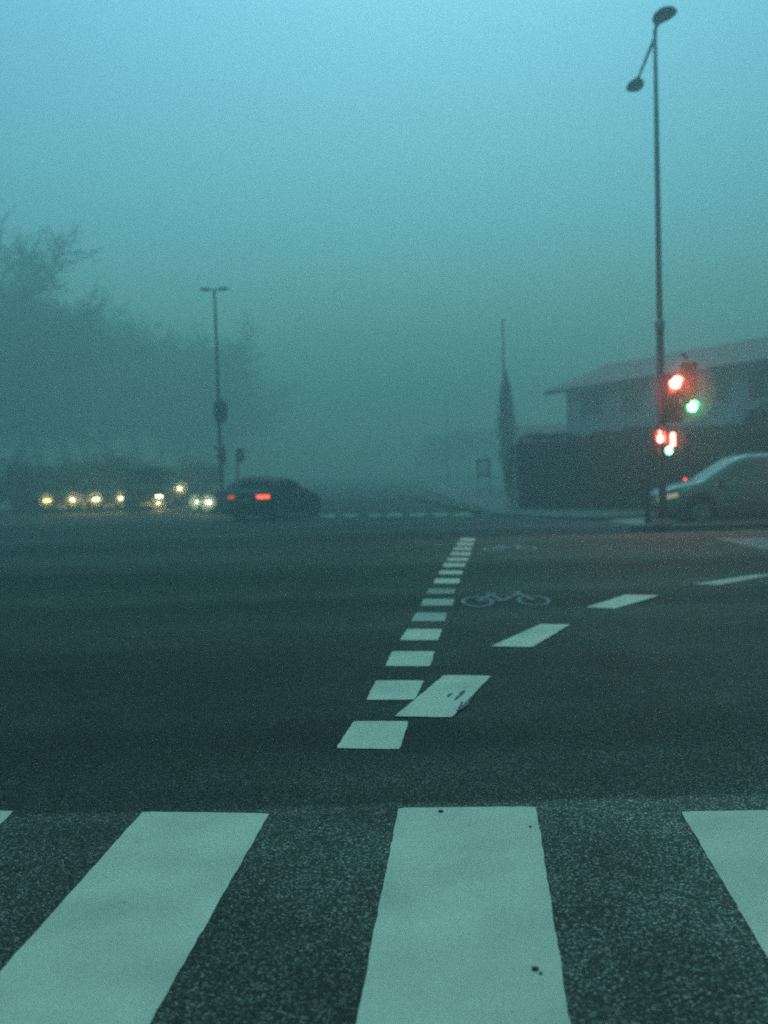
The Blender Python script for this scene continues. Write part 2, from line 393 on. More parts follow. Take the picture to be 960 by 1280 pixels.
# bicycle symbols on the cycle lane
def bike_symbol(cx, cy, w, h, yaw, m, label):
    b = MB(); t = 0.045
    def ell(x, y, rx, ry, n=26, arc=(0, 360)):
        for k in range(n):
            a0 = R(arc[0] + (arc[1] - arc[0]) * k / n); a1 = R(arc[0] + (arc[1] - arc[0]) * (k + 1) / n)
            o = [(x + rx * math.cos(a) , y + ry * math.sin(a)) for a in (a0, a1)]
            i = [(x + (rx - t) * math.cos(a), y + (ry - t * 1.7) * math.sin(a)) for a in (a0, a1)]
            b.face([(*o[0], 0), (*o[1], 0), (*i[1], 0), (*i[0], 0)])
    def bar(x0, y0, x1, y1, tt, z):
        A = Vector((x0, y0, z)); B = Vector((x1, y1, z)); n = Vector((-(B - A).y, (B - A).x, 0)).normalized() * tt / 2
        b.face([A + n, A - n, B - n, B + n])
    rx, ry = w * 0.185, h * 0.33
    xl, xr, yw = -w / 2 + rx, w / 2 - rx, -h / 2 + ry
    ell(xl, yw, rx, ry); ell(xr, yw, rx, ry)
    yt = h * 0.36
    bb = (-w * 0.03, yw + 0.02)
    bar(xl, yw, -w * 0.13, yt * 0.8, t * 1.2, .0013); bar(-w * 0.13, yt * 0.8, *bb, t * 1.2, .0016)
    bar(xl, yw, *bb, t, .0019); bar(*bb, w * 0.2, yt * 0.75, t * 1.2, .0022)
    bar(-w * 0.12, yt * 0.7, w * 0.2, yt * 0.72, t, .0025); bar(xr, yw, w * 0.19, yt * 1.05, t * 1.3, .0028)
    bar(w * 0.13, yt * 1.25, w * 0.25, yt * 1.05, t * 1.6, .0031); bar(-w * 0.2, yt * 0.92, -w * 0.06, yt * 0.92, t * 1.8, .0034)
    o = b.build('bicycle_symbol', m, normals=False); o.location = (cx, cy, 0.004); o.rotation_euler = (0, 0, yaw)
    return tag(o, label, 'road marking', 'bicycle symbols on the cycle lane')
p = gnd(630, 748); bike_symbol(p.x, p.y, 1.08, 1.4, -0.04, paint_mat('symbol_paint', (0.19, 0.19, 0.18), 0.18), 'white bicycle symbol painted between the square and slanted dashes')
p = gnd(636, 684.5); bike_symbol(p.x, p.y, 1.05, 1.4, -0.04, paint_mat('far_symbol_paint', (0.32, 0.32, 0.3), 0.08), 'small faint bicycle symbol beside the far tip of the dashes')

# far transverse broken line
xs = [(401, 420), (430, 446), (462, 476), (484, 504), (513, 531), (543, 560), (568, 592), (603, 616)]
for a, b in xs:
    ya = 645.2 - (a - 400) * 0.012; yb = 645.2 - (b - 400) * 0.012
    marking('crossing_dash', [(a, ya - 1.6), (b, yb - 1.6), (b - 1, yb + 1.4), (a - 1, ya + 1.4)], 0.004, 'paint_faint',
            'thin pale dash of the broken line across the far side of the junction', 'dashes across the far side of the junction')
faint2 = paint_mat('rubbed_paint', (0.13, 0.13, 0.12), 0.2)
marking('crossing_stripe', [(742, 645.5), (806, 648), (806, 658), (772, 653)], 0.004, 'paint_faint', 'pale worn stripe on the road behind the slim post', 'worn stripes at the side road')
marking('crossing_stripe', [(893, 673), (975, 671.5), (985, 690), (948, 686)], 0.004, faint2, 'pale worn stripe on the road in front of the signal island', 'worn stripes at the side road')

# ------------------------------------------------------------------ street lamps
def sphere_squash(b, c, size, rot, n=14):
    bmesh.ops.create_uvsphere(b.bm, u_segments=n, v_segments=n // 2 + 2, radius=0.5, matrix=Matrix.Translation(c) @ rot.to_4x4() @ Matrix.Diagonal((*size, 1)))
    for f in b.bm.faces: f.smooth = True
BASE = gnd(829, 664)
dR = BASE.y
lamp = empty('street_lamp', BASE, 0, 'tall steel street lamp with two heads on the traffic island', 'street lamp', 'street lamps')
ztop = at(815.5, 40, dR).z
zc = at(824.5, 405, dR).z
b = MB().tube([(0, 0, 0.1), (0, 0, 0.9), (0, 0, zc)], [0.115, 0.095, 0.088], 16); b.build('pole', 'darksteel', lamp)
b = MB().tube([(0, 0, zc - 0.02), (0, 0, zc + 4), (0, 0, ztop)], [0.07, 0.06, 0.045], 14); b.build('upper_pole', 'steel', lamp)
b = MB().lathe([(0.10, zc - 0.12), (0.118, zc - 0.1), (0.118, zc + 0.06), (0.08, zc + 0.1)]); b.build('collar', 'steel', lamp)
b = MB().lathe([(0.19, 0.1), (0.19, 0.16), (0.13, 0.2), (0.12, 0.3)]); b.build('foot_plate', 'darksteel', lamp)
h2 = at(795, 104, dR + 3.1) - Vector(BASE)
tp = Vector((0, 0, ztop - 0.12))
b = MB().tube([tp, tp.lerp(h2, 0.5), h2 - (h2 - tp).normalized() * 0.35], [0.04, 0.035, 0.03], 10); b.build('arm', 'steel', lamp)
def lamp_head(c, dirv, L, W, parent):
    d = dirv.normalized(); yaw = math.atan2(d.y, d.x)
    rot = Matrix.Rotation(yaw, 3, 'Z')
    b = MB(); rows = []
    prof = [(0, .10, .07), (.12, .22, .12), (.35, .42, .2), (.6, .5, .24), (.85, .45, .22), (.97, .3, .15), (1.0, .12, .08)]
    for t, w, h in prof:
        rows.append([Vector((L * t, W * w * math.cos(a), W * h * (1.0 if math.sin(a) > 0 else .45) * math.sin(a))) for a in [2 * math.pi * k / 16 for k in range(16)]])
    b.grid([[rot @ q + c for q in r] for r in rows], closed=True)
    b.bm.faces.new(b.bm.verts[-16:]) if False else None
    b.build('lamp_head', 'lampshell', parent)
    b = MB(); sphere_squash(b, c + rot @ Vector((L * .62, 0, -W * .1)), (L * .5, W * .7, W * .14), rot); b.build('diffuser', 'diffuser', parent.children[-1] if False else D.objects[[o.name for o in parent.children if o.name.startswith('lamp_head')][-1]])
lamp_head(h2 - (h2 - tp).normalized() * 0.42, (h2 - tp), 0.95, 0.46, lamp)
b = MB().tube([(0, 0, ztop - .02), (0.01, -0.05, ztop + 0.08), (0.05, -0.28, ztop + 0.13)], [0.045, 0.04, 0.035], 10); b.build('arm', 'steel', lamp)
lamp_head(Vector((0.0, -0.10, ztop + 0.12)), Vector((0.12, -1, 0)), 0.8, 0.5, lamp)

# ------------------------------------------------------------------ signals on the right
YAW = 0.24        # faces turned to the oncoming traffic (towards the crossing)
def disc(b, c, r, y, n=20):
    b.bm.faces.new([b.bm.verts.new((c[0] + r * math.cos(2 * math.pi * k / n), y, c[1] + r * math.sin(2 * math.pi * k / n))) for k in range(n)])
def visor(b, c, r, y0, L, n=14):
    rows = []
    for yy, k in ((y0, 1.0), (y0 - L, 0.98)):
        rows.append([Vector((c[0] + r * k * math.cos(a), yy, c[1] + r * k * math.sin(a))) for a in [R(15 + 150 * j / n) for j in range(n + 1)]])
    b.grid(rows)
    rows2 = [[Vector((p.x, p.y, p.z)) + Vector((c[0] - p.x, 0, c[1] - p.z)).normalized() * 0.006 for p in r] for r in rows]
    b.grid(rows2)
def signal(px, pyl, dist, lit, lens, r, pitch, label, yaw, mats):
    """three-lamp head; pyl = height in the picture of the lit lamp, lit = its index from the top"""
    P = at(px, pyl, dist)
    t = empty('traffic_light', P, yaw, label, 'traffic light', 'traffic lights at the junction')
    zs = [(lit - k) * pitch for k in range(3)]
    b = MB().box((0, 0.14, zs[1]), (r * 2.6, 0.2, pitch * 2 + r * 2.7), bev=0.03); b.build('housing', 'black', t)
    for k, z in enumerate(zs):
        b = MB(); b.lathe([(r * 1.0, 0.02), (r * 0.98, 0.012), (r * 0.6, 0.0), (0.004, -0.006)], (0, 0, z), 'y', 22)
        b.build('lens', mats if k == lit else 'lens_off', t)
        b = MB(); visor(b, (0, z), r * 1.15, 0.04, 0.12); b.build('visor', 'black', t)
    return t, P, zs
PX = BASE.x
t, P, zs = signal(845, 478, dR - 0.28, 0, 'red', 0.142, 0.36, 'signal head showing red, fixed to the tall lamp pole', YAW, 'e_red')
for z in (zs[0] + 0.05, zs[2] - 0.05):
    b = MB().tube([(0.0, 0.2, z), (-0.28, 0.30, z)], 0.03, 8); b.build('bracket', 'dark', t)
t, P, zs = signal(866, 508, dR + 0.05, 2, 'green', 0.125, 0.44, 'taller signal head showing green beside the red signal', YAW, 'e_green')
b = MB().tube([(0.0, 0.2, zs[0] + .25), (-0.1, 0.2, zs[0] + .36), (-0.16, 0.18, zs[0] + 0.33)], 0.03, 8); b.build('bracket', 'dark', t)
b = MB().tube([(0.0, 0.24, zs[2] - 0.2), (-0.62, 0.1, zs[2] - 0.22)], 0.03, 8); b.build('bracket', 'dark', t)
# pedestrian head: red standing figure over a dark lens
P = at(825, 548, dR - 0.2)
t = empty('pedestrian_signal', P, YAW, 'small pedestrian signal showing a red standing figure on the lamp pole', 'pedestrian signal')
MB().box((0, 0.10, -0.12), (0.27, 0.15, 0.62), bev=0.02).build('housing', 'black', t)
b = MB(); disc(b, (0.005, 0.145), 0.036, 0.012, 14); 
b.face([(0.075 * math.cos(a) + 0.005, 0.012, 0.095 * math.sin(a) - 0.01) for a in [2 * math.pi * k / 18 for k in range(18)]])
b.build('red_figure', 'e_redman', t)
b = MB(); disc(b, (0, -0.29), 0.1, 0.015); b.build('lens', 'lens_off', t)
b = MB(); b.grid([[(-.14, .03, .22), (.14, .03, .22)], [(-.14, -.12, .22), (.14, -.12, .22)]]); b.build('visor', 'black', t)
# cycle signal: red bar over a pale lamp
P = at(841.5, 549, dR - 0.3)
t = empty('cycle_signal', P, YAW, 'narrow signal with red bar above a pale greenish lamp', 'cycle signal')
MB().box((-0.04, 0.10, -0.12), (0.27, 0.15, 0.66), bev=0.02).build('housing', 'black', t)
b = MB(); b.face([(x, 0.012, z) for x, z in ((-.045, -.16), (-.06, -.14), (-.06, .13), (-.045, .15), (.045, .15), (.06, .13), (.06, -.14), (.045, -.16))]); b.build('red_bar', 'e_bar', t)
b = MB(); b.lathe([(0.095, 0.02), (0.09, 0.012), (0.004, 0.0)], (-0.1, 0, -0.26), 'y', 18); b.build('lens', 'e_white', t)
b = MB().tube([(0, .15, -.3), (-.28, .24, -.3)], 0.028, 8); b.build('bracket', 'dark', t)
# slim post
b0 = gnd(810, 659)
t = empty('slim_post', b0, 0, 'slim dark post standing just beside the tall lamp pole', 'post')
zt = at(808, 545, b0.y).z
MB().tube([(0, 0, 0.05), (0, 0, zt)], 0.058, 12).build('shaft', 'dark', t)
MB().lathe([(0.058, zt + .002), (0.07, zt + 0.01), (0.06, zt + 0.04), (0.01, zt + 0.055)]).build('cap', 'dark', t)
MB().box((-0.0, -0.085, 1.0), (0.09, 0.05, 0.2), bev=0.012).build('push_button_box', 'black', t)

# ------------------------------------------------------------------ far-left lamp with signals
dL = 42.0
bl = at(278, 640, dL); bl.z = 0
lamp2 = empty('street_lamp', bl, 0, 'distant street lamp with a flat T-shaped top in the fog', 'street lamp', 'street lamps')
zt = at(268, 362, dL).z
MB().tube([(0, 0, 0), (0, 0, 1.2), (0, 0, zt)], [0.11, 0.09, 0.05], 12).build('pole', 'dark', lamp2)
for s in (-1, 1):
    b = MB(); sphere_squash(b, Vector((s * 0.38, 0, zt + 0.02)), (0.52, 0.3, 0.13), Matrix.Identity(3)); b.build('lamp_head', 'dark', lamp2)
MB().tube([(-0.3, 0, zt), (0.3, 0, zt)], 0.03, 8).build('arm', 'dark', lamp2)
def back_signal(px, py, dist, n, r, pitch, yaw, label, shield, base_post=False):
    P = at(px, py, dist)
    t = empty('traffic_light', P, yaw, label, 'traffic light', 'traffic lights at the junction')
    zs = [((n - 1) / 2 - k) * pitch for k in range(n)]
    MB().box((0, 0.12, 0), (r * 2.6, 0.2, pitch * (n - 1) + r * 2.7), bev=0.03).build('housing', 'black', t)
    if shield:
        hh = pitch * (n - 1) / 2 + r * 1.2 
        b = MB(); rows = []
        out = [(0.30 * math.copysign(abs(math.cos(a)) ** .8, math.cos(a)), (hh + .07) * math.copysign(abs(math.sin(a)) ** .8, math.sin(a))) for a in [2 * math.pi * k / 28 for k in range(28)]]
        b.grid([[Vector((x, 0.115, z)) for x, z in out], [Vector((x, 0.13, z)) for x, z in out]], closed=True)
        b.face([(x, 0.115, z) for x, z in out]); b.face([(x, 0.13, z) for x, z in out])
        b.build('backboard', 'black', t)
    for z in zs:
        b = MB(); b.lathe([(r, 0.02), (r * .6, 0.0), (0.004, -0.006)], (0, 0, z), 'y', 14); b.build('lens', 'lens_off', t)
        b = MB(); visor(b, (0, z), r * 1.12, 0.04, 0.2, 8); b.build('visor', 'black', t)
    MB().tube([(0, 0.2, 0.1), (0, 0.32, 0.1)], 0.03, 8).build('bracket', 'dark', t)
    if base_post:
        MB().tube([(0, 0.3, -P.z), (0, 0.3, zs[0])], 0.05, 8).build('post', 'dark', t)
    return t
back_signal(276.5, 514, dL - .3, 3, 0.115, 0.3, 0.4, 'unlit oval-backed signal high on the distant T-topped lamp', True)
back_signal(274, 568, dL - .3, 2, 0.14, 0.36, -0.9, 'unlit lower signal on the distant T-topped lamp', True)
back_signal(303, 569, 44.0, 2, 0.12, 0.32, 1.1, 'small unlit signal on its own post above the black car', False, True)

# ------------------------------------------------------------------ cars
def lerp_curve(pts, x):
    if x <= pts[0][0]: return pts[0][1]
    for (a, va), (b, vb) in zip(pts, pts[1:]):
        if x <= b:
            t = (x - a) / (b - a); return va + (vb - va) * t
    return pts[-1][1]
def smooth_curve(pts, x, w=0.07):
    return sum(lerp_curve(pts, x + d * w) for d in (-1, -.6, -.2, .2, .6, 1)) / 6
class Car:
    def __init__(s, L, W, top, belt, wheels, wr, zb=0.2, roofw=0.72, cowl=None, roof_front=None, roof_rear=None, deck=None):
        s.__dict__.update(L=L, W=W, top=top, belt=belt, wheels=wheels, wr=wr, zb=zb, roofw=roofw, cowl=cowl, roof_front=roof_front, roof_rear=roof_rear, deck=deck, glass='dullglass')
        s.zroof = max(z for _, z in top)
    def w(s, x):
        e = max(0, (abs(x) / (s.L / 2) - 0.72) / 0.28); return s.W / 2 * (1 - 0.17 * e ** 2.2)
    def bottom(s, x):
        z = s.zb
        for wx in s.wheels:
            d = abs(x - wx); ra = s.wr + 0.06
            if d < ra: z = max(z, s.wr + math.sqrt(ra * ra - d * d))
        e = max(0, (abs(x) / (s.L / 2) - 0.9) / 0.1)
        return z + 0.05 * e
    def ring(s, x):
        w = s.w(x); zt = smooth_curve(s.top, x); zb_ = s.bottom(x); zl = min(smooth_curve(s.belt, x), zt - 0.05)
        zb_ = min(zb_, zl - 0.12)
        k = max(0, min(1, (zt - zl - 0.05) / (s.zroof - zl - 0.05)))
        wr_ = w * (0.90 + (s.roofw - 0.90) * k)
        ze = zt - 0.03 - 0.03 * k
        mid = max(zb_ + 0.05, s.zb + 0.5 * (zl - s.zb))
        return [(0, zb_), (w * .9, zb_), (w * .975, zb_ + .06), (w, mid), (w * .985, (mid + zl) / 2), (w * .955, zl), ((w * .955 + wr_) / 2 + .015 * k, (zl + ze) / 2), (wr_, ze), (wr_ * .8, zt - .012), (wr_ * .4, zt - .003), (0, zt)]
    def yat(s, x, z):
        r = s.ring(x)[1:8]
        for (ya, za), (yb, zb_) in zip(r, r[1:]):
            if za <= z <= zb_: return ya + (yb - ya) * (z - za) / max(1e-6, zb_ - za)
        return r[-1][0] if z > r[-1][1] else r[0][0]
    def ztop_at(s, x, y):
        r = s.ring(x)[7:]; y = abs(y)
        for (ya, za), (yb, zb_) in zip(r, r[1:]):
            if yb <= y <= ya: return za + (zb_ - za) * (ya - y) / max(1e-6, ya - yb)
        return r[0][1]
    def build(s, name, label, cat, paint, lights, group=None, side_x=None, n=96, rail=False):
        t = empty(name, (0, 0, 0), 0, label, cat, group)
        b = MB(); rows = []
        for i in range(n + 1):
            x = -s.L / 2 + s.L * i / n
            r = s.ring(x)
            rows.append([Vector((x, y, z)) for y, z in r] + [Vector((x, -y, z)) for y, z in r[-2:0:-1]])
        vs = b.grid(rows, closed=True)
        b.bm.faces.new(vs[0]); b.bm.faces.new(vs[-1])
        b.build('body', paint, t)
        # dark floor tub closes the wheel wells
        MB().box((0, 0, s.zb + .14), (s.L * .9, s.W * .62, .2)).build('underbody', 'black', t)
        # glazing
        def top_glass(nm, x0, x1, fr):
            g = MB(); rows = []
            for i in range(9):
                x = x0 + (x1 - x0) * i / 8; wy = s.ring(x)[7][0] * fr
                sl = (smooth_curve(s.top, x + .03) - smooth_curve(s.top, x - .03)) / .06
                nx, nz = -sl / math.hypot(1, sl), 1 / math.hypot(1, sl)
                rows.append([Vector((x + nx * .008, wy * j, s.ztop_at(x, wy * j) + nz * .008)) for j in (-1, -.75, -.5, -.25, 0, .25, .5, .75, 1)])
            g.grid(rows); return g.build(nm, s.glass, t)
        top_glass('windscreen', s.cowl - .04, s.roof_front + .05, .93)
        top_glass('rear_window', s.roof_rear - .05, s.deck + .05, .9)
        for (b0, b1, t0, t1) in side_x:
            for sd in (-1, 1):
                g = MB(); rows = []
                for j in range(7):
                    v = 0.06 + 0.86 * j / 6; row = []
                    for i in range(13):
                        u = i / 12
                        x = (b0 + (b1 - b0) * u) * (1 - v) + (t0 + (t1 - t0) * u) * v
                        r = s.ring(x); z = r[5][1] + (r[7][1] - r[5][1]) * v
                        row.append(Vector((x, sd * (s.yat(x, z) + .009), z + .002)))
                    rows.append(row)
                g.grid(rows); g.build('side_window', 'sideglass' if rail else s.glass, t)
        # lamps wrap round the corners
        def corner(nm, end, z0, z1, inner, back, m, sd, zs=0.0):
            g = MB(); rows = []
            xe = end * s.L / 2
            cols = []
            for q in (0, .5, 1): cols.append((xe + end * .012, None, inner + (0.96 - inner) * q))
            for q in (.0, .33, .66, 1): cols.append((xe - end * back * q, 1, 0))
            for v in (0, .33, .66, 1):
                row = []
                for ci, (x, sidef, fr) in enumerate(cols):
                    z = z0 + (z1 - z0) * v + (zs * (ci - 2) / 4 if ci > 2 else 0)
                    if sidef is None: row.append(Vector((x, sd * s.yat(xe, z) * fr, z)))
                    else: row.append(Vector((x + (end * .012 if ci == 3 else 0), sd * (s.yat(x, z) + .012), z)))
                rows.append(row)
            g.grid(rows); return g.build(nm, m, t)
        for i, sd in enumerate((1, -1)):
            corner('headlight', 1, *lights['hz'], lights.get('hi', .62), lights.get('hb', .22), lights['head'][i], sd, lights.get('hs', 0))
            corner('tail_light', -1, *lights['tz'], lights.get('ti', .6), lights.get('tb', .16), lights['tail'][i], sd)
        zf = s.ring(s.L / 2)[5][1]
        MB().box((s.L / 2 + .012, 0, s.zb + .26), (.03, s.W * .5, .16), bev=.01).build('grille', 'black', t)
        MB().box((s.L / 2 + .02, 0, s.zb + .12), (.02, .5, .1)).build('number_plate', 'plate', t)
        MB().box((-s.L / 2 - .015, 0, (lights['tz'][0] + lights['tz'][1]) / 2 - .12), (.02, .5, .11)).build('number_plate', 'plate', t)
        for sd in (-1, 1):
            x = s.cowl - .35; z = s.ring(x)[5][1] + .04; y = sd * (s.yat(x, z) + .1)
            m_ = MB(); sphere_squash(m_, Vector((x, y, z + .03)), (.13, .22, .16), Matrix.Identity(3))
            m_.tube([(x, y - sd * .12, z - .04), (x, y, z)], .025, 6); m_.build('mirror', 'black' if rail else paint, t)
            for wx in s.wheels:
                r = s.wr; yc = sd * (s.W / 2 - .12)
                o = MB().lathe([(r * .62, -.1), (r * .93, -.1), (r, -.06), (r, .06), (r * .93, .1), (r * .62, .1)], (wx, yc, r), 'y', 28).build('wheel', 'rubber', t)
                rm = MB(); yo = yc + sd * .095
                rm.lathe([(r * .63, 0), (r * .63, .012), (r * .55, .014), (r * .5, .0)], (wx, yo, r), 'y', 24)
                for k in range(5):
                    a = 2 * math.pi * k / 5 + .3
                    rm.box((wx + r * .3 * math.cos(a), yo + sd * .014, r + r * .3 * math.sin(a)), (r * .56, .016, r * .16), Matrix.Rotation(-a, 3, 'Y'))
                rm.build('rim', 'rim', o)
        if rail:
            for sd in (-1, 1):
                pts = [(x, sd * (s.ring(x)[5][0] + .012), s.ring(x)[5][1] + .005) for x in [-1.95 + 3.0 * k / 14 for k in range(15)]]
                MB().tube(pts, .016, 6).build('window_trim', 'whitewood', t)
            for sd in (-1, 1):
                pts = [(x, sd * s.ring(x)[7][0] * .93, smooth_curve(s.top, x) + .03) for x in [s.roof_rear + .1 + (s.roof_front - s.roof_rear - .3) * k / 10 for k in range(11)]]
                MB().tube(pts, .014, 6).build('roof_rail', 'steel', t)
        return t

# the grey people carrier waiting at the side road, nose towards the island
mpv = Car(4.7, 1.85, [(-2.35, 1.0), (-2.3, 1.25), (-2.0, 1.62), (-1.5, 1.72), (-.5, 1.76), (.2, 1.74), (.45, 1.66), (1.3, 1.14), (1.9, 1.02), (2.2, .93), (2.35, .76)],
          [(-2.35, 1.0), (-1, 1.06), (1.0, 1.03), (1.6, .95), (2.35, .68)], (-1.42, 1.40), .335, .2, .74, cowl=1.27, roof_front=.42, roof_rear=-2.0, deck=-2.26)
mpv.glass = 'glass'
car = mpv.build('people_carrier', 'grey people carrier waiting behind the signal poles, nose to the island', 'car', 'silver',
          dict(hz=(.62, .73), hb=.40, hs=.13, tz=(.9, 1.3), head=('e_park', 'e_park'), tail=('tail_off', 'tail_off')),
          side_x=[(.98, -.02, .28, -.10), (-.10, -1.12, -.18, -1.1), (-1.22, -2.0, -1.2, -1.75)], rail=True)
nose = at(818, 640, 25.6)
car.location = (nose.x + 2.35, 25.65, 0.0); car.rotation_euler.z = math.pi - 0.02

# the black car driving away through the junction
hatch = Car(4.25, 1.76, [(-2.125, .86), (-2.08, 1.0), (-1.8, 1.08), (-1.2, 1.40), (-.5, 1.49), (.1, 1.46), (.95, 1.02), (1.7, .9), (2.0, .8), (2.125, .64)],
            [(-2.125, .86), (-1.0, .95), (.6, .93), (1.3, .86), (2.125, .56)], (-1.3, 1.32), .32, .19, .70, cowl=.92, roof_front=.12, roof_rear=-1.12, deck=-1.72)
sx = [(.62, -.25, .02, -.32), (-.33, -1.2, -.4, -.95)]
LH = dict(hz=(.58, .72), tz=(.79, .91), ti=.66, tb=.26)
car = hatch.build('black_car', 'black car driving away with red tail lights lit', 'car', 'blackcar',
            dict(LH, head=('headlight_off', 'headlight_off'), tail=('e_tail_dim', 'e_tail')), side_x=sx)
p = at(350, 648, 35.8); car.location = (p.x - .1, 35.8, 0); car.rotation_euler.z = R(64); car.scale = (.93, 1, .97)
# car behind the people carrier
car = hatch.build('dark_car', 'dark car beyond the people carrier bonnet, two small red tail lights', 'car', 'darkcar',
            dict(hz=(.58, .72), tz=(.99, 1.08), ti=.80, tb=.06, head=('headlight_off', 'headlight_off'), tail=('e_tail_far', 'e_tail_far')), side_x=sx)
p = at(874, 601, 28.2); car.location = (p.x + 2.0, 28.2 + .65, 0.06); car.rotation_euler.z = R(17)
# the queue with lit headlights
def queue(kind, px, dist, yaw, paint, heads, name, label, spec=None, hz=(.56, .7)):
    c = kind.build(name, label, 'car', paint, dict(hz=hz, hb=.1, hi=.70, tz=(.74, .92), head=heads, tail=('tail_off', 'tail_off')), group='cars queuing with their headlights on', side_x=spec or sx, n=64)
    P = at(px, 640, dist); h = kind.L / 2; c.location = (P.x - h * math.cos(R(yaw)), dist - h * math.sin(R(yaw)), 0); c.rotation_euler.z = R(yaw)
    return c
van = Car(5.2, 1.95, [(-2.6, 1.2), (-2.55, 2.0), (-2.3, 2.1), (.6, 2.12), (1.0, 2.02), (1.75, 1.25), (2.35, 1.05), (2.55, .9), (2.6, .7)],
          [(-2.6, 1.2), (1.2, 1.15), (1.8, 1.0), (2.6, .62)], (-1.6, 1.65), .35, .22, .82, cowl=1.7, roof_front=.95, roof_rear=-2.35, deck=-2.53)
vsx = [(1.4, .5, .85, .42), (.38, -.9, .36, -.9)]
queue(hatch, 76, 46.5, -52, 'greycar', ('e_head', 'e_head_dim'), 'queuing_car', 'car at the outer end of the queue, one headlight dim yellow')
queue(hatch, 137, 46.5, -54, 'darkcar', ('e_head', 'e_head'), 'queuing_car', 'second queuing car, both headlights bright yellow')
c = queue(van, 181, 46.0, -77, 'darkcar', ('e_head', 'headlight_off'), 'queuing_van', 'boxy van in the queue with its headlight and fog lamp stacked', vsx, (.60, .74))
MB().lathe([(.07, .02), (.06, .03), (.003, .035)], (van.L / 2, .62, .36), 'x', 14).build('fog_lamp', 'e_head', c)
queue(van, 211, 51.0, -60, 'greycar', ('e_head', 'headlight_off'), 'queuing_van', 'dark van in the queue with one headlight higher than all the others', vsx, (.88, 1.02))
queue(hatch, 253, 41.0, -150, 'greycar', ('e_head_white', 'e_head_white'), 'queuing_car', 'queuing car next to the T-topped lamp with two white headlights', hz=(.44, .56))

# ------------------------------------------------------------------ house behind the hedge
def house():
    A = Vector((10.2, 55.2, 0)); u = Vector((.407, -.913, 0)).normalized(); v = Vector((.913, .407, 0)).normalized()
    ang = math.atan2(u.y, u.x)
    t = empty('long_house', A, ang, 'long two-storey plastered house with low tiled roof behind the hedge', 'house')
    # local x along the facade, local y away from the road
    Lh, Dh, ze, zr = 24.0, 6.8, 5.82, 7.08
    b = MB(); pr = [(0, 0), (0, Dh)]
    b.face([(0, 0, 0), (Lh, 0, 0), (Lh, 0, ze), (0, 0, ze)]); b.face([(0, Dh, 0), (Lh, Dh, 0), (Lh, Dh, ze), (0, Dh, ze)])
    for x in (0, Lh): b.face([(x, 0, 0), (x, Dh, 0), (x, Dh, ze), (x, Dh / 2, zr - .12), (x, 0, ze)])
    b.build('wall', 'plaster', t)
    ov, og, th = .78, .9, .16
    rise = (zr - ze) / (Dh / 2)
    b = MB()
    sec = [(-ov, ze - ov * rise), (Dh / 2, zr), (Dh + ov, ze - ov * rise), (Dh + ov, ze - ov * rise + th), (Dh / 2, zr + th), (-ov, ze - ov * rise + th)]
    b.grid([[Vector((x, y, z)) for y, z in sec] for x in (-og, Lh + og)], smooth=False, closed=True)
    for x in (-og, Lh + og): b.face([(x, y, z) for y, z in sec])
    roof = b.build('roof', 'rooftile', t)
    MB().box((Lh / 2, -ov - .03, ze - ov * rise + .02), (Lh + 2 * og, .05, .16)).build('gutter_board', 'eave', roof)
    MB().box((14.5, Dh / 2 + 0.6, zr + .3), (.7, .6, .9), bev=.02).build('chimney', 'brick', roof)
    # pale balcony band between the storeys
    MB().box((12.8, -.42, 3.4), (22.0, .8, .55), bev=.02).build('balcony_front', 'band', t)
    def win(x, z, w, h, nb):
        f = MB()
        for dx in (-w / 2, w / 2): f.box((x + dx, -.03, z), (.09, .08, h + .09))
        for dz in (-h / 2, h / 2): f.box((x, -.034, z + dz), (w + .02, .07, .09))
        for k in range(1, nb): f.box((x - w / 2 + w * k / nb, -.036, z), (.055, .05, h - .05))
        fo = f.build('window', 'whitewood', t)
        MB().box((x, -.006, z), (w - .02, .02, h - .02)).build('pane', 'winglass', fo)
    for x, w, nb in ((2.4, 2.0, 2), (5.6, 1.5, 2), (8.6, 2.2, 2), (11.6, 1.5, 2), (14.6, 2.2, 2), (17.6, 1.5, 2), (20.8, 2.2, 2)):
        win(x, 4.75, w, 1.3, nb)
    for x in (2.4, 6.4, 10.6, 15.2): win(x, 1.5, 1.6, 1.2, 2)
house()
# low outbuilding in the fog, between the conifer and the house
def outbuilding():
    P = at(672, 600, 66); P.z = 0
    t = empty('low_building', P, R(-20), 'low building fading in the fog between conifer and plastered house', 'building')
    MB().box((2.5, 3, 1.25), (9, 6, 2.5)).build('wall', 'band', t)
    b = MB(); sec = [(-.5, 2.45), (3, 4.2), (6.5, 2.45), (6.5, 2.6), (3, 4.36), (-.5, 2.6)]
    b.grid([[Vector((x, y, z)) for y, z in sec] for x in (-2.5, 7.5)], smooth=False, closed=True)
    for x in (-2.5, 7.5): b.face([(x, y, z) for y, z in sec])
    b.build('roof', 'rooftile', t)
    f = MB().box((1.0, -.02, 1.2), (2.2, .05, 2.0)).build('garage_door', 'whitewood', t)
    MB().box((4.5, -.02, 1.5), (1.2, .05, .9)).build('window', 'winglass', t)
outbuilding()

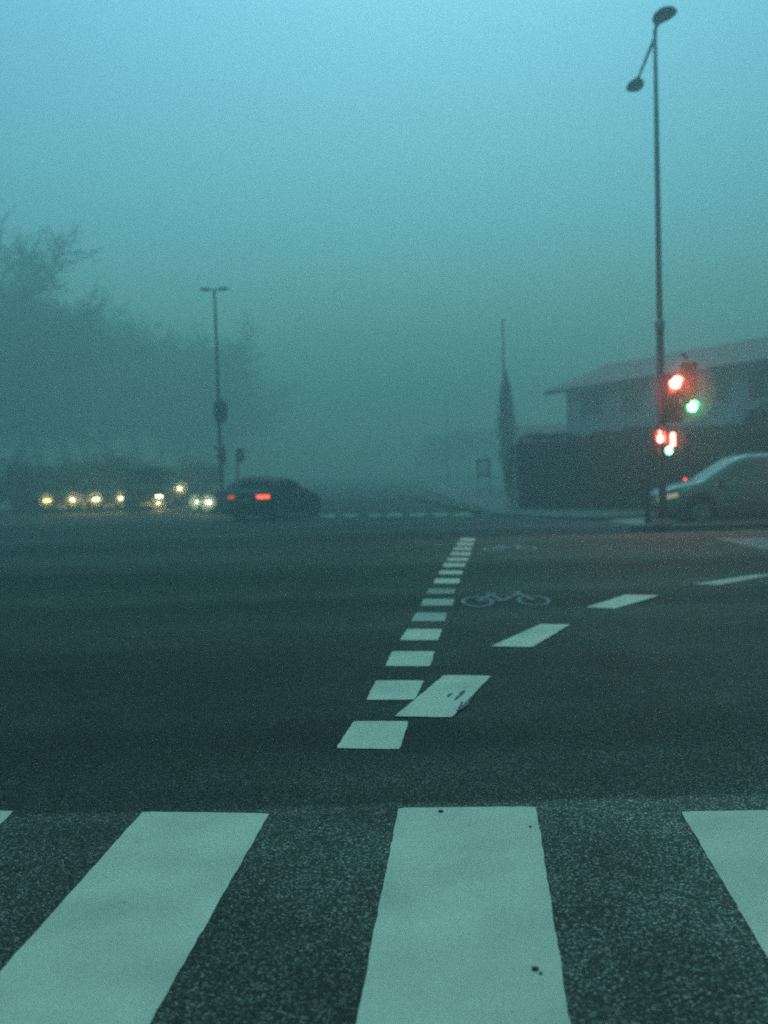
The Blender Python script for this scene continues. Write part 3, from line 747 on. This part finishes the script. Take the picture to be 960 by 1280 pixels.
# ------------------------------------------------------------------ hedge, conifer, trees
def leaf_quad(b, p, s, n=None):
    n = n or Vector((random.gauss(0, 1), random.gauss(0, 1), random.gauss(0, 1)))
    x, y = frame_of(n); a = random.uniform(0, 6.28)
    X = (x * math.cos(a) + y * math.sin(a)) * s; Y = (y * math.cos(a) - x * math.sin(a)) * s * .6
    b.face([p - X, p - Y * .9, p + X, p + Y])
def hedge():
    A = gnd(636, 638); B = Vector((12.6, 29.6, 0)); A.z = 0
    pts = [A, A.lerp(B, .5) + Vector((.0, .0, 0)), B, Vector((22, 28.4, 0))]
    t = empty('clipped_hedge', A, 0, 'tall dark brownish clipped hedge along the pavement corner', 'hedge')
    core = MB(); lv = MB()
    for k, (a, b_) in enumerate(zip(pts, pts[1:])):
        d = b_ - a; L = d.length; dn = d / L; n = Vector((-dn.y, dn.x, 0))
        c = (a + b_) / 2 - A + n * .8
        cut = .35 if k == 0 else 0
        core.box(c + dn * (cut / 2) + Vector((0, 0, 1.25)), (L + .2 - cut, 1.1, 2.4), Matrix.Rotation(math.atan2(d.y, d.x), 3, 'Z'))
        for _ in range(int(L * 1150)):
            q = random.uniform(-.1, L + .1); 
            hz = 2.62 + .09 * math.sin(q * 1.7 + k) + .06 * math.sin(q * 4.1)
            if k == 0 and q < .9: hz -= (.9 - q) ** 2 * .5
            z = random.uniform(0.02, hz); off = random.gauss(0, .07) + (.12 * (z / hz) ** 3)
            if random.random() < .28: z = hz + random.gauss(0, .05); off = random.uniform(.1, 1.5)
            p = a - A + dn * q + n * (.12 + off); p.z = z
            leaf_quad(lv, p, random.uniform(.035, .075), Vector((n.x * -1 + random.gauss(0, .6), n.y * -1 + random.gauss(0, .6), random.gauss(.4, .6))))
    # rounded near end
    core.build('stems', 'bark', t); lv.build('leaves', 'hedge', t, normals=False)
hedge()
def shrub(P, w, h, label, n=2600, group=None):
    t = empty('shrub', P, 0, label, 'shrub', group)
    b = MB()
    for k in range(7):
        a = 2 * math.pi * k / 7; b.tube([(0, 0, 0), (w * .2 * math.cos(a), w * .2 * math.sin(a), h * .4), (w * .38 * math.cos(a), w * .38 * math.sin(a), h * .75)], [.05, .03, .012], 5)
    b.build('stems', 'bark', t)
    b = MB()
    cl = [(Vector((random.uniform(-.32, .32) * w, random.uniform(-.32, .32) * w, random.uniform(.2, .8) * h)), random.uniform(.16, .3)) for _ in range(16)]
    for _ in range(n):
        c, r = random.choice(cl); d = Vector((random.gauss(0, 1), random.gauss(0, 1), random.gauss(0, 1))).normalized() * random.random() ** .4
        p = c + Vector((d.x * r * w, d.y * r * w, d.z * r * h)); p.z = max(.05, p.z)
        leaf_quad(b, p, random.uniform(.06, .13))
    b.build('foliage', 'conifer', t, normals=False)
    return t
p = at(957, 560, 32.2); shrub(Vector((p.x, 32.2, 0)), 1.6, 3.5, 'bush rising just above the hedge under the house balcony')

# narrow conifer with a mast behind
P = at(635, 609, 58); P.z = 0
t = empty('narrow_conifer', P, 0, 'slim pointed dark conifer beside the end of the hedge', 'tree')
zt = at(632, 464, 58).z
MB().tube([(0, 0, 0), (0, 0, zt * .6)], [.13, .04], 8).build('trunk', 'bark', t)
b = MB()
for _ in range(5200):
    z = random.uniform(.5, zt); k = (z - .5) / (zt - .5)
    rad = lerp_curve([(0, .22), (.2, .36), (.45, .56), (.65, .5), (.85, .3), (1, .05)], k)
    a = random.uniform(0, 6.28); r = rad * random.random() ** .4 * random.uniform(.8, 1.15) * (1 + .28 * math.sin(z * 5.3 + a) * math.sin(3 * a + z * 2.1))
    leaf_quad(b, Vector((r * math.cos(a), r * math.sin(a), z)), random.uniform(.05, .12), Vector((math.cos(a), math.sin(a), random.gauss(.2, .4))))
b.build('crown', 'conifer', t, normals=False)
P2 = at(633, 608, 60); P2.z = 0
t = empty('lamp_mast', P2, 0, 'thin lamp mast rising straight above the slim conifer', 'street lamp', 'street lamps')
zt = at(629.5, 402, 60).z
MB().tube([(0, 0, 0), (0, 0, zt)], [.11, .05], 10).build('pole', 'dark', t)
b = MB(); sphere_squash(b, Vector((0, -.2, zt + .03)), (.26, .7, .14), Matrix.Identity(3)); b.build('lamp_head', 'dark', t)
P2 = at(560, 601, 100); P2.z = 0
t = empty('lamp_mast', P2, 0, 'faintest far lamp mast, almost lost in fog over the verge', 'street lamp', 'street lamps')
zt = at(558, 500, 100).z
MB().tube([(0, 0, 0), (0, 0, zt)], [.11, .05], 8).build('pole', 'dark', t)
b = MB(); sphere_squash(b, Vector((0, -.2, zt + .03)), (.26, .8, .14), Matrix.Identity(3)); b.build('lamp_head', 'dark', t)

# framed board on legs beside the conifer
P = at(605, 610, 54); P.z = 0
t = empty('info_board', P, R(8), 'dark framed board with pale centre standing left of the conifer', 'sign')
zc_ = at(605.5, 585, 54).z
b = MB()
for sx_ in (-.31, .31): b.box((sx_, 0, zc_), (.12, .08, .95))
for sz in (-.42, .42): b.box((0, -.003, zc_ + sz), (.5, .07, .12))
b.build('frame', 'dark', t)
mc, ntc, bc = nodes('clear_pane'); bc.inputs['Base Color'].default_value = (.8, .8, .8, 1); bc.inputs['Alpha'].default_value = .25
MB().box((0, 0.005, zc_), (.5, .01, .73)).build('pane', mc, t)
for sx_ in (-.31, .31): MB().tube([(sx_, 0, 0), (sx_, 0, zc_ - .5)], .035, 8).build('leg', 'dark', t)

def tree_meshes(h, spread, seed, leaves):
    rnd = random.Random(seed); wood = MB(); tw = MB(); ends = []
    def grow(p, d, L, r, lev):
        n = 3; pts = [p]; q = p.copy(); dd = d.copy()
        for i in range(n):
            dd = (dd + Vector((rnd.gauss(0, .13), rnd.gauss(0, .13), rnd.gauss(.03, .08)))).normalized(); q = q + dd * L / n; pts.append(q.copy())
        wood.tube(pts, [r * (1 - .45 * i / n) for i in range(n + 1)], 8 if lev == 0 else (5 if lev < 3 else 3), cap=False)
        if lev >= 2:
            for i in range(1, n + 1): ends.append((pts[i], dd, lev))
        if lev < 4:
            for k in range(4 if lev in (0, 1) else 3):
                at_ = rnd.randint(1 if lev else 2, n)
                ax = Vector((rnd.gauss(0, 1), rnd.gauss(0, 1), rnd.gauss(0, .6))).normalized()
                nd = (dd * rnd.uniform(.5, .9) + ax * spread * rnd.uniform(.55, 1.0)).normalized()
                grow(pts[at_], nd, L * rnd.uniform(.58, .8), r * .55, lev + 1)
            grow(pts[-1], (dd + Vector((rnd.gauss(0, .15), rnd.gauss(0, .15), .15))).normalized(), L * rnd.uniform(.68, .8), r * .6, lev + 1)
    grow(Vector((0, 0, 0)), Vector((0, 0, 1)), h * .27, h * .018, 0)
    for p, d, lev in ends:
        for _ in range(leaves if lev > 2 else leaves // 2):
            nd = (d * .6 + Vector((rnd.gauss(0, .7), rnd.gauss(0, .7), rnd.gauss(.15, .5)))).normalized()
            L = rnd.uniform(.25, .6); x, y = frame_of(nd); a = rnd.uniform(0, 3.14); s = (x * math.cos(a) + y * math.sin(a)) * rnd.uniform(.012, .022)
            q = p + Vector((rnd.gauss(0, .1), rnd.gauss(0, .1), rnd.gauss(0, .1)))
            tw.face([q - s, q + s, q + nd * L])
            if rnd.random() < .35:
                leaf_quad(tw, q + nd * L * rnd.random(), rnd.uniform(.03, .07))
    top = max(v.co.z for v in tw.bm.verts)
    k = h / top
    for mb in (wood, tw):
        for v in mb.bm.verts: v.co *= k
    def mesh(mb, nm, m):
        me = D.meshes.new(nm); mb.bm.to_mesh(me); mb.bm.free(); me.materials.append(MT[m]); return me
    return mesh(wood, 'trunk', 'bark'), mesh(tw, 'crown', 'twig')
kinds = [tree_meshes(12.0, .95, 3, 7), tree_meshes(12.0, 1.05, 8, 7), tree_meshes(12.0, .85, 21, 7)]
def tree(px, dist, ytop, k, label, rz, wide=1.0, group='bare trees along the side road'):
    dist *= 2.1; P = at(px, 620, dist); zt = at(px, ytop, dist).z
    t = empty('bare_tree', Vector((P.x, dist, 0)), rz, label, 'tree', group)
    s = zt / 12.0; t.scale = (s * wide, s * wide, s)
    for me, nm in zip(kinds[k], ('trunk', 'crown')):
        o = D.objects.new(nm, me); COL.objects.link(o); o.parent = t
    return t
tree(-28, 50, 250, 0, 'tallest bare tree, cut by the picture edge above the queue', .3, 1.0)
tree(62, 57, 335, 1, 'bare tree second from the tallest, over the dim headlight', 1.5)
tree(118, 60, 368, 2, 'bare tree over the pair of yellow headlights', 2.2, 1.1)
tree(172, 63, 384, 0, 'bare tree behind the boxy van', 3.9, 1.1)
tree(222, 66, 392, 1, 'bare tree between the boxy van and the T-topped lamp', 5.0, 1.1)
tree(240, 70, 410, 2, 'bare tree right behind the T-topped lamp', .9, .95)
tree(268, 78, 452, 0, 'last fading bare tree of the row above the black car', 2.9, 1.1)
# a second row behind, which only thickens the mass
for i, (px, d, yt) in enumerate(((15, 66, 330), (92, 70, 385), (150, 73, 398), (200, 76, 405), (225, 80, 418), (252, 84, 450))):
    tree(px, d, yt, (i + 1) % 3, 'bare tree of the back row, merged with others in fog', i * 1.3, 1.25, 'back row of bare trees in the fog')
hz = [(20, 52), (60, 53.5), (110, 55), (160, 56), (210, 58), (250, 60)]
proto = None
for i, (px, d) in enumerate(hz):
    P = at(px, 620, d); P = Vector((P.x, d, 0))
    lab = 'dark low bush under the row of bare trees behind the queue'
    if proto is None: proto = shrub(P, 3.4, 2.8, lab, 2600, 'bushes behind the queue')
    else:
        c = copy_tree(proto); c.location = P; c.rotation_euler.z = i * 1.1; c.scale = (1, 1, .85 + .08 * (i % 4))
far = [(541, 92, 545), (575, 82, 530), (602, 74, 528), (520, 104, 556)]
for i, (px, d, yt) in enumerate(far):
    tree(px, d, yt, i % 3, 'small far tree dissolving in fog beyond the verge', i * 2.1, 1.5, 'far small trees beyond the verge')

# ------------------------------------------------------------------ fog
m = D.materials.new('fog'); m.use_nodes = True; nt = m.node_tree; nt.nodes.clear()
out = N(nt, 'ShaderNodeOutputMaterial')
vs_ = N(nt, 'ShaderNodeVolumeScatter'); vs_.inputs['Density'].default_value = 1.0
SIG_S, SIG_A = (0.0068, 0.0082, 0.0081), (0.0079, 0.0064, 0.0088)       # scattering and absorption per metre
vs_.inputs['Color'].default_value = SIG_S + (1,); vs_.inputs['Anisotropy'].default_value = 0.5
va_ = N(nt, 'ShaderNodeVolumeAbsorption'); va_.inputs['Density'].default_value = 1.0
va_.inputs['Color'].default_value = tuple(1 - a for a in SIG_A) + (1,)
ad_ = N(nt, 'ShaderNodeAddShader')
nt.links.new(vs_.outputs[0], ad_.inputs[0]); nt.links.new(va_.outputs[0], ad_.inputs[1]); nt.links.new(ad_.outputs[0], out.inputs['Volume'])
m2 = D.materials.new('bloom_halo_outer'); m2.use_nodes = True; m2.cycles.volume_sampling = 'EQUIANGULAR'; nt = m2.node_tree; nt.nodes.clear()  # thin scatter volume added round signal lamps to imitate bloom
out = N(nt, 'ShaderNodeOutputMaterial'); v2 = N(nt, 'ShaderNodeVolumeScatter'); v2.inputs['Color'].default_value = (0.9, 0.9, 0.9, 1)
v2.inputs['Density'].default_value = 0.045; v2.inputs['Anisotropy'].default_value = 0.0
nt.links.new(v2.outputs[0], out.inputs['Volume'])
m3 = m2.copy(); m3.name = 'bloom_halo_inner'; m3.cycles.volume_sampling = 'EQUIANGULAR'  # denser scatter added for the inner part of the bloom halos
[n for n in m3.node_tree.nodes if n.type == 'VOLUME_SCATTER'][0].inputs['Density'].default_value = 0.85
b = MB().box((0, 150, 16.25), (700, 520, 33.5))
k0 = len(b.bm.faces)
# added scattering spheres imitate lens bloom round the lit signals on the island
for (px, py, r) in ((853, 489, .78), (833, 551, .46)):
    bmesh.ops.create_icosphere(b.bm, subdivisions=4, radius=r, matrix=Matrix.Translation(at(px, py, dR - .25)))
k1 = len(b.bm.faces)
for (px, py, r) in ((845, 478, .35), (866, 508, .33), (833, 550, .29)):
    bmesh.ops.create_icosphere(b.bm, subdivisions=4, radius=r, matrix=Matrix.Translation(at(px, py, dR - .3)))
k2 = len(b.bm.faces)
bpy.context.view_layer.update()
centres = []
def lamp_light(c, col, watts, rad=.05):
    ld = D.lights.new('bulb', 'POINT'); ld.energy = watts; ld.color = col; ld.shadow_soft_size = rad; ld.cycles.use_multiple_importance_sampling = False
    lo = D.objects.new('bulb', ld); COL.objects.link(lo); lo.location = c
for o in list(D.objects):
    if o.type != 'MESH' or not o.data.materials: continue
    mn = o.data.materials[0].name
    spec_ = {'red_signal_glow': ((1, .07, .03), 190), 'green_signal_glow': ((.02, 1, .35), 60), 'red_figure_glow': ((1, .07, .03), 30), 'red_bar_glow': ((1, .07, .03), 34)}.get(mn)
    if spec_:
        c = o.matrix_world @ (sum((v.co for v in o.data.vertices), Vector()) / len(o.data.vertices))
        n_ = o.matrix_world.to_3x3() @ Vector((0, -1, 0)); lamp_light(c + n_ * .07, *spec_)
for o in list(D.objects):
    if o.type == 'MESH' and o.data.materials and o.data.materials[0].name.endswith('headlight_glow'):
        c = o.matrix_world @ (sum((v.co for v in o.data.vertices), Vector()) / len(o.data.vertices))
        mn_ = o.data.materials[0].name
        if all((c - q).length > .75 for q in centres):      # one added bloom-halo sphere per lamp
            lamp_light(c + (EYE - c).normalized() * .16, (1, .74, .25) if 'white' not in mn_ else (.95, 1, .6), (12 if 'dim' in mn_ else 22 if 'white' in mn_ else 60)); centres.append(c); bmesh.ops.create_icosphere(b.bm, subdivisions=3, radius=.36, matrix=Matrix.Translation(c))
b.bm.faces.ensure_lookup_table()
for i, f in enumerate(b.bm.faces):
    if i >= k0: f.material_index = 1 if i < k1 else 2; f.smooth = True
fo = b.build('fog', m); fo.data.materials.append(m2); fo.data.materials.append(m3); tag(fo, 'thick teal fog filling the whole street', 'fog', kind='stuff')

# ------------------------------------------------------------------ sky and light
SUN_EL, SUN_ROT = R(50), R(4)
w = D.worlds.new('World'); sc.world = w; w.use_nodes = True; nt = w.node_tree
bg = nt.nodes['Background']; bg.inputs['Strength'].default_value = 0.142
sky = N(nt, 'ShaderNodeTexSky'); sky.sky_type = 'NISHITA'; sky.sun_disc = False
sky.sun_elevation = SUN_EL; sky.sun_rotation = SUN_ROT; sky.air_density = 1.0; sky.dust_density = 2.0; sky.ozone_density = 1.0
tint = N(nt, 'ShaderNodeMix'); tint.data_type = 'RGBA'; tint.blend_type = 'MULTIPLY'; tint.inputs[0].default_value = 1.0
tint.inputs[7].default_value = (0.40, 1.0, 1.31, 1)
nt.links.new(sky.outputs[0], tint.inputs[6]); nt.links.new(tint.outputs[2], bg.inputs['Color'])
sl = D.lights.new('sun', 'SUN'); sl.energy = 1.65; sl.angle = R(75); sl.color = (0.27, 0.82, 1.0)
so = D.objects.new('sun', sl); COL.objects.link(so)
az = SUN_ROT
sd_ = Vector((math.sin(az) * math.cos(SUN_EL), math.cos(az) * math.cos(SUN_EL), math.sin(SUN_EL)))
so.rotation_euler = sd_.to_track_quat('Z', 'Y').to_euler(); so.location = (0, 0, 60)

# ------------------------------------------------------------------ render settings
sc.view_settings.view_transform = 'Standard'; sc.view_settings.look = 'None'; sc.view_settings.exposure = 0; sc.view_settings.gamma = 1
cy = sc.cycles
cy.volume_bounces = 2; cy.max_bounces = 6; cy.diffuse_bounces = 2; cy.glossy_bounces = 2
cy.use_denoising = False
cy.sample_clamp_indirect = 0.45; cy.sample_clamp_direct = 4.5
cy.caustics_reflective = False; cy.caustics_refractive = False
cy.filter_width = 1.8
